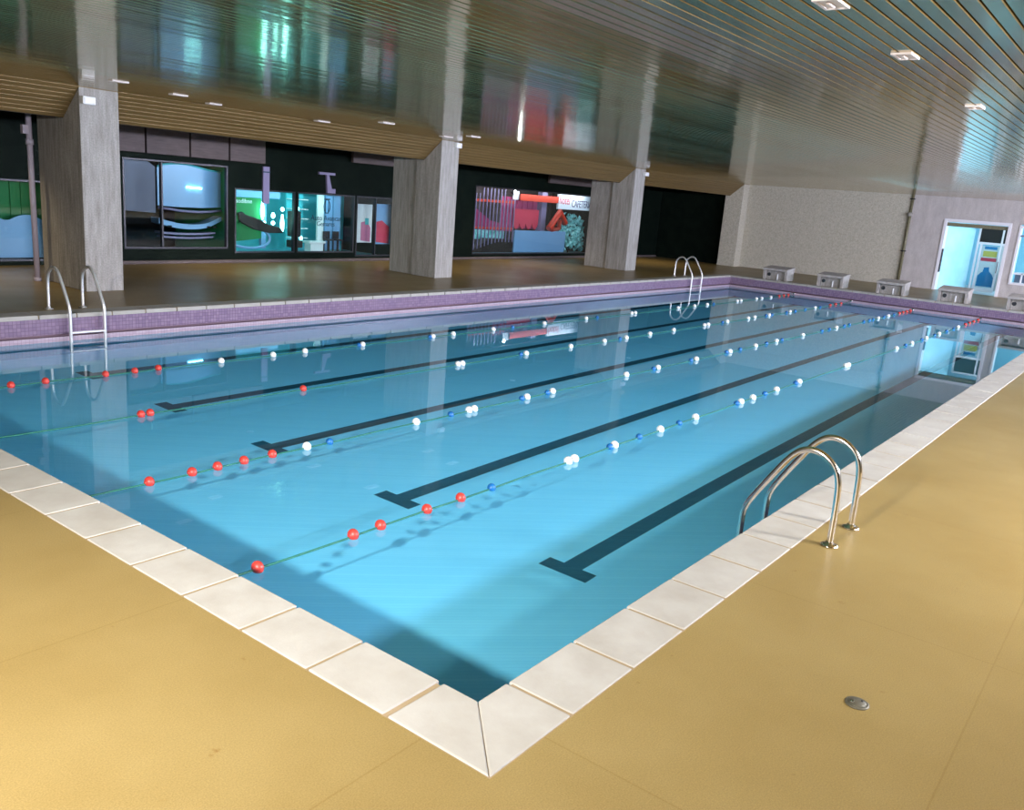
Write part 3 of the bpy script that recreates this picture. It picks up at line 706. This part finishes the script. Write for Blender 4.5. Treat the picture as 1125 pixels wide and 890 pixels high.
def arc_band(zc, sag, th, x0, x1, rise=0.0):
    n = 12; up_, dn = [], []
    for k in range(n + 1):
        u = k / n; x = x0 + (x1 - x0) * u; z = zc - sag * (1 - (2 * u - 1) ** 2) + rise * max(0, u - 0.75) * 4
        up_.append((x, z + th / 2)); dn.append((x, z - th / 2 * (1 - 0.3 * u)))
    return dn + up_[::-1]


bm = B(); prism(bm, arc_band(0.90, 0.13, 0.12, 8.03, 9.62, 0.07), 'y', YS - 0.03, YS + 0.3); obj('upper_band', bm, 'paleblue', t)
bm = B(); prism(bm, arc_band(0.64, 0.03, 0.045, 8.05, 9.45), 'y', YS - 0.03, YS + 0.2); prism(bm, arc_band(0.55, 0.03, 0.04, 8.1, 9.4), 'y', YS - 0.03, YS + 0.2); obj('lower_band', bm, 'lilac', t)
bm = B()
for x in (8.28, 9.28, 9.43): bx(bm, x - 0.05, x + 0.05, YS - 0.04, YS - 0.03, 0.76, 0.80)
obj('slot', bm, 'black', t)

# reflections in the dark glazing, built as lilac shapes above the turquoise shop
t = thing('reflected_post', 'pale lilac strip for a post reflected in the facade above the turquoise shop', 'post', (10.66, YB - 0.04, 1.4))
bm = B(); bx(bm, 10.58, 10.76, YB - 0.06, YB - 0.014, 1.40, 2.26); obj('post', bm, 'lilac', t); bm = B(); bx(bm, 10.57, 10.77, YB - 0.07, YB - 0.06, 2.12, 2.15); obj('band', bm, 'navy', t)
t = thing('reflected_tee', 'lilac T shape for a reflection in the facade above the shop with the emblem', 'bracket', (12.6, YB - 0.04, 1.75))
bm = B(); bx(bm, 12.28, 12.80, YB - 0.06, YB - 0.0, 2.19, 2.25); obj('crossbar', bm, 'lilac', t)
bm = B(); prism(bm, [(12.52, 2.19), (12.60, 2.19), (12.70, 1.85), (12.82, 1.85), (12.82, 1.74), (12.56, 1.74)], 'y', YB - 0.06, YB); obj('stem', bm, 'lilac', t)

# turquoise shop
bm = B(); bx(bm, 9.85, 15.3, 18.2, 18.25, 0, 2.9); struct('wall_shop_back', bm, 'teal')
bm = B(); bx(bm, 9.77, 9.83, YB + 0.14, 18.2, 0, 2.9); struct('wall_shop_side', bm, 'green')
bm = B(); bx(bm, 9.77, 15.35, YB + 0.14, 18.2, 0.04, 0.06); struct('floor_shop', bm, 'shopfloor')
bm = B(); bx(bm, 9.8, 15.3, YB + 0.14, 18.2, 2.40, 2.45); struct('ceiling_shop', bm, 'teal')
t = thing('shop_banner', 'green backdrop with white lettering at the left of the turquoise shop', 'banner', (10.3, YS + 0.3, 0.8))
bm = B(); prism(bm, [(9.9, 0.40), (10.95, 0.5), (10.95, 1.50), (9.9, 1.50)], 'y', YS + 0.30, YS + 0.33); obj('sheet', bm, 'green', t)
bm = B(); bx(bm, 9.88, 11.5, YS + 0.28, YS + 0.34, 1.50, 1.66); obj('light_strip', bm, 'paleblue', t)
text('lettering', 'Ulvasodibne', 0.15, (9.92, YS + 0.28, 1.36), (PI / 2, 0, 0), 'white', t)
t = thing('sun_lounger', 'dark tilted lounger on a curved blue base in the turquoise shop', 'lounger', (10.6, YS + 0.15, 0.3))
bm = B(); prism(bm, [(10.10, 1.12), (10.22, 1.16), (10.30, 1.10), (10.75, 0.98), (11.0, 0.86), (11.35, 0.80), (11.45, 0.66), (11.0, 0.66), (10.55, 0.74), (10.15, 0.92)], 'y', YS + 0.04, YS + 0.14); obj('seat', bm, 'brown', t, bevel=0.02)
bm = B(); tube(bm, smooth_path([(10.0, YS + 0.1, 0.36), (10.35, YS + 0.1, 0.28), (10.8, YS + 0.1, 0.30), (11.05, YS + 0.1, 0.42), (11.05, YS + 0.1, 0.60), (10.85, YS + 0.1, 0.74)], 2), 0.035, 8); obj('base', bm, 'paleblue', t)
for i, (x, z0, z1, lab) in enumerate(((10.90, 0.98, 1.42, 'tallest, left of the blue post'), (10.96, 0.80, 0.94, 'low one under the tallest'), (11.22, 0.85, 0.95, 'small low one beside the blue post'), (11.22, 1.02, 1.16, 'small upper one beside the blue post'), (11.50, 0.66, 1.12, 'tall one by the right jamb'), (11.50, 1.2, 1.3, 'tiny one up by the right jamb'))):
    bm = B(); lathe(bm, [(0.015, z0), (0.045, z0 + (z1 - z0) * 0.25), (0.05, z0 + (z1 - z0) * 0.55), (0.02, z1)], x, YS + 0.20, 0, 12)
    tag(obj('shop_lamp', bm, 'lampc'), 'glowing lamp in the turquoise shop, ' + lab, 'lamp', 'glowing shop lamps')
bm = B(); bx(bm, 11.02, 11.16, YS + 0.40, YS + 0.5, 0.24, 1.62); tag(obj('shop_post', bm, 'paleblue'), 'blue post between the lamps of the turquoise shop', 'post')
t = thing('dark_cabinet', 'narrow dark cabinet left in the shop with the emblem', 'cabinet', (11.83, YS, 0.3))
bm = B(); bx(bm, 11.70, 11.93, YS, YS + 0.25, 0.58, 1.22); obj('body', bm, 'brown', t); bm = B(); bx(bm, 11.72, 12.0, YS, YS + 0.3, 0.30, 0.48); obj('base', bm, 'brown', t)
bm = B(); lathe(bm, [(0.03, 1.24), (0.035, 1.30), (0.02, 1.36)], 11.90, YS + 0.1, 0, 12); tag(obj('shop_lamp', bm, 'lampc'), 'small glowing lamp on top of the narrow dark cabinet', 'lamp', 'glowing shop lamps')
bm = B(); lathe(bm, [(0.03, 0.50), (0.035, 0.55), (0.02, 0.60)], 11.96, YS + 0.02, 0, 12); tag(obj('shop_lamp', bm, 'lampc'), 'small glowing lamp beside the foot of the narrow dark cabinet', 'lamp', 'glowing shop lamps')
t = thing('shelf_unit', 'turquoise shelf unit behind the emblem lettering', 'shelf', (12.2, YS + 0.5, 0.3))
bm = B(); bx(bm, 12.0, 12.55, YS + 0.70, YS + 0.74, 0.25, 1.65); obj('back', bm, 'teal', t)
for z in (0.5, 0.75, 1.0, 1.25, 1.5):
    bm = B(); bx(bm, 12.0, 12.55, YS + 0.48, YS + 0.7, z, z + 0.02); obj('shelf', bm, 'white', t)
for i, (a, b, m_) in enumerate(((12.72, 12.92, 'white'), (12.98, 13.22, 'paleblue'), (13.26, 13.5, 'paleblue'))):
    bm = B(); bx(bm, a, b, YS + 0.3, YS + 0.36, 0.22, 1.70); tag(obj('wall_panel', bm, m_), ('white upright panel right of the emblem', 'blue upright panel beside the white one', 'blue upright panel at the right end of the emblem shop')[i], 'panel', 'upright shop panels')
for i, x in enumerate((12.98, 13.30)):
    t = thing('shop_chair', ('dark small chair left of the pair', 'dark small chair right of the pair')[i] + ' low in the emblem shop', 'chair', (x, YS + 0.1, 0.24), 'dark shop chairs')
    bm = B(); bx(bm, x - 0.11, x + 0.11, YS + 0.05, YS + 0.25, 0.48, 0.52); obj('seat', bm, 'brown', t)
    bm = B(); bx(bm, x - 0.11, x + 0.11, YS + 0.23, YS + 0.26, 0.52, 0.72); obj('backrest', bm, 'brown', t)
    for sx in (-0.09, 0.09):
        for sy in (0.07, 0.23):
            bm = B(); bx(bm, x + sx - 0.012, x + sx + 0.012, YS + sy - 0.012, YS + sy + 0.012, 0.06, 0.48); obj('leg', bm, 'brown', t)
t = thing('window_lettering', 'dark emblem with two lines of lettering on the shop window', 'lettering', (12.6, YB + 0.02, 1.2))
ring = [(12.62 + 0.10 * math.cos(a * PI / 12), YB + 0.02, 1.40 + 0.17 * math.sin(a * PI / 12)) for a in range(25)]
bm = B(); tube(bm, ring, 0.012, 6, cap=False); tube(bm, [(12.57, YB + 0.02, 1.60), (12.57, YB + 0.02, 1.22)], 0.012, 6); tube(bm, [(12.67, YB + 0.02, 1.60), (12.67, YB + 0.02, 1.22)], 0.012, 6); bx(bm, 12.52, 12.72, YB + 0.012, YB + 0.022, 1.57, 1.60); obj('emblem', bm, 'navy', t)
text('upper_line', 'Auto Avancar', 0.19, (12.10, YB + 0.018, 1.04), (PI / 2, 0, 0), 'navy', t, sx=0.95)
text('lower_line', 'Gemares', 0.17, (12.30, YB + 0.018, 0.90), (PI / 2, 0, 0), 'navy', t, sx=0.95)
bm = B(); bx(bm, 12.3, 12.85, YS + 0.1, YS + 0.4, 0.40, 0.46); bx(bm, 12.36, 12.79, YS + 0.12, YS + 0.38, 0.06, 0.40); tag(obj('low_table', bm, 'white', bevel=0.01), 'low white table below the lettering in the shop', 'table')
# red posters in the glazed door
for i, (a, b, z0, z1, lab) in enumerate(((13.68, 14.25, 0.46, 1.05, 'pink and red poster in the left door leaf of the shop'), (14.36, 14.96, 0.42, 1.08, 'red poster in the right door leaf beside the middle column'))):
    t = thing('poster', lab, 'poster', ((a + b) / 2, YB + 0.05, (z0 + z1) / 2), 'shop door posters')
    bm = B(); bx(bm, a, b, YB + 0.05, YB + 0.056, z0 - 0.0, z1 + 0.45); obj('sheet', bm, 'posterw' if i == 0 else 'paleblue', t)
    bm = B(); k = 0.16 if i == 0 else 0.05
    prism(bm, [(a + k, z0 + 0.06), (b - 0.06, z0 + 0.02), (b - 0.05, z1 - 0.18), (a + k + 0.2, z1), (a + k, z1 - 0.04)], 'y', YB + 0.043, YB + 0.05); obj('print', bm, 'posterp' if i == 0 else 'posterr', t)
    if i == 0:
        bm = B(); bx(bm, a + 0.30, a + 0.44, YB + 0.04, YB + 0.043, z1 - 0.1, z1 + 0.08); obj('green_mark', bm, 'teal', t)

# red shop window between the middle and the third column
bm = B(); bx(bm, 18.3, 26.9, 18.8, 18.85, 0, 3.0); struct('wall_shop_rear', bm, 'panel')
bm = B(); bx(bm, 18.3, 26.9, YB + 0.14, 18.8, 0.04, 0.06); struct('floor_shop_red', bm, 'shopfloor')
t = thing('railing', 'lilac-white upright bar railing at the left of the red shop window', 'railing', (19.7, YS, 0.2))
for k in range(13):
    x = 18.62 + k * 0.185
    bm = B(); z0 = 0.2 + (0.04 * k if k < 8 else 0.30); bx(bm, x - 0.014, x + 0.014, YS, YS + 0.03, z0, 2.22 - (0.18 if k < 3 else 0.3 if k > 9 else 0)); obj('bar', bm, 'lilac', t)
bm = B(); bx(bm, 18.55, 20.9, YS + 0.03, YS + 0.06, 0.92, 0.98); obj('rail', bm, 'redsign', t)
bm = B(); bx(bm, 18.55, 20.9, YS + 0.03, YS + 0.06, 1.78, 1.86); obj('rail', bm, 'redsign', t)
bm = B(); prism(bm, [(18.55, 1.75), (19.7, 1.20), (20.9, 1.0), (20.9, 0.85), (18.55, 0.92)], 'y', YS + 0.10, YS + 0.14); tag(obj('stair_flight', bm, 'magenta'), 'dark magenta stair flight behind the upright bars', 'stairs')
bm = B(); prism(bm, [(18.55, 0.15), (20.95, 0.15), (20.95, 0.58), (19.7, 0.60)], 'y', YS + 0.05, YS + 0.4); tag(obj('ramp', bm, 'brown'), 'dark sloping ramp at the foot of the bar railing', 'ramp')
bm = B(); bx(bm, 18.55, 21.0, YS + 0.5, YS + 0.55, 0.55, 0.92); tag(obj('planting', bm, 'foliage'), 'green planting glimpsed behind the lower railing bars', 'plants')
t = thing('curtain', 'magenta and red curtain hanging in the middle of the red shop window', 'curtain', (21.4, YS + 0.2, 1.0))
bm = B()
for k in range(14):
    x = 20.30 + k * 0.15
    bx(bm, x, x + 0.15, YS + 0.19 + 0.03 * (k % 2), YS + 0.22 + 0.03 * (k % 2), 0.95, 2.0)
obj('drop', bm, 'magenta', t)
bm = B(); P = [(20.95, 1.62), (20.95, 1.14)]
for k in range(4):
    x = 20.95 + k * 0.36; P += [(x + 0.05, 1.02), (x + 0.18, 0.93), (x + 0.31, 1.02), (x + 0.36, 1.14)]
P += [(22.39, 1.62)]
prism(bm, P, 'y', YS + 0.12, YS + 0.15); obj('scalloped_valance', bm, 'posterr', t)
bm = B(); bx(bm, 20.98, 24.05, YS + 0.02, YS + 0.10, 0.15, 0.90); tag(obj('shop_counter', bm, 'paleblue', bevel=0.02), 'pale blue counter front at the foot of the red shop window', 'counter')
bm = B(); bx(bm, 22.42, 22.72, YS + 0.05, YS + 0.25, 0.9, 2.24); tag(obj('shop_pillar', bm, 'lilac'), 'pale lilac pillar right of the red curtain', 'pillar')
bm = B(); bx(bm, 22.75, 23.35, YS + 0.4, YS + 0.45, 0.9, 2.24); tag(obj('wood_panel', bm, 'brown'), 'dark wood panel between lilac pillar and white sign', 'panel')
t = thing('letter_sign', 'big red slanted letter shape above the blue counter', 'sign', (23.2, YB + 0.1, 1.2))
bm = B(); tube(bm, [(22.78, YB + 0.12, 1.0), (23.38, YB + 0.12, 1.60), (23.75, YB + 0.12, 1.22)], 0.115, 12); tube(bm, [(22.95, YB + 0.12, 0.98), (23.38, YB + 0.12, 1.02), (23.42, YB + 0.12, 1.34)], 0.08, 12); obj('letter', bm, 'redsign', t)
t = thing('ribbon_sign', 'red lettered ribbon across the top of the red shop window', 'sign', (22.3, YB + 0.1, 2.0))
bm = B(); bx(bm, 21.0, 23.25, YB + 0.13, YB + 0.16, 1.90, 2.12); obj('ribbon', bm, 'redsign', t)
t = thing('shop_sign', 'white lit sign with red and grey lettering beside the third column', 'sign', (24.4, YB + 0.15, 2.0))
bm = B(); bx(bm, 23.30, 26.2, YB + 0.17, YB + 0.25, 1.70, 2.22); obj('board', bm, 'signwhite', t)
text('red_lettering', 'hotel', 0.42, (23.33, YB + 0.165, 1.88), (PI / 2, 0, 0), 'posterr', t, sx=0.8)
text('grey_lettering', 'CAFETERIA', 0.36, (24.14, YB + 0.165, 1.80), (PI / 2, 0, 0), 'greytext', t, sx=0.75)
t = thing('shrub', 'bushy pale turquoise plant in the red shop window beside the third column', 'plant', (24.7, YS + 0.3, 0.1))
bm = B()
for k in range(520):
    a = random.uniform(0, 2 * PI); z = random.uniform(0.2, 1.30); r = 0.62 * math.sqrt(random.random())
    c = Vector((24.85 + r * math.cos(a) * 1.35, YS + 0.35 + 0.28 * math.sin(a) * r, z + (0.25 if abs(r * math.cos(a)) < 0.3 else 0) * random.random()))
    n = Vector((random.uniform(-1, 1), random.uniform(-1.4, 0), random.uniform(-0.6, 1))).normalized(); u = n.orthogonal().normalized(); v_ = n.cross(u); s = random.uniform(0.08, 0.13)
    q = [c + u * s, c + v_ * s * 0.5, c - u * s, c - v_ * s * 0.5]
    bm.faces.new([bm.verts.new(p) for p in q])
obj('leaves', bm, 'foliage', t)
bm = B(); tube(bm, [(24.72, YS + 0.35, 0.06), (24.74, YS + 0.35, 0.7), (24.70, YS + 0.35, 1.2)], 0.03, 8); obj('stem', bm, 'brown', t)
t = thing('spotlight', 'small dazzling spotlight at the top of the red shop window', 'spotlight', (20.65, YB + 0.1, 2.2))
bm = B(); lathe(bm, [(0.05, 0.0), (0.075, 0.04), (0.075, 0.14)], 20.65, YB + 0.10, 2.16, 16, 'y'); obj('housing', bm, 'metal_dark', t)
bm = B(); lathe(bm, [(0.062, -0.004), (0.062, 0.0)], 20.65, YB + 0.098, 2.16, 16, 'y'); obj('lamp_face', bm, 'lampb', t)
bm = B(); bx(bm, 20.80, 21.10, YS + 0.07, YS + 0.10, 1.92, 2.2); tag(obj('notice', bm, 'signwhite'), 'white lit notice beside the dazzling spotlight', 'notice')

# what stands behind the glass is set a little deeper into each shop
for ob in list(C.objects):
    if ob.parent or ob.type not in ('MESH', 'EMPTY') or ob.get('kind') == 'structure' or ob.name.startswith('window_lettering'): continue
    if ob.type == 'EMPTY': x, y = ob.location.x, max((c.matrix_world @ Vector(c.bound_box[0])).y for c in ob.children)
    else: x, y = ob.bound_box[0][0], ob.bound_box[0][1]
    if y > YB + 0.015:
        ob.location.x += (x + 2.54) / 17.75 * 0.25 if x > 9.8 else 0.14; ob.location.y += 0.25
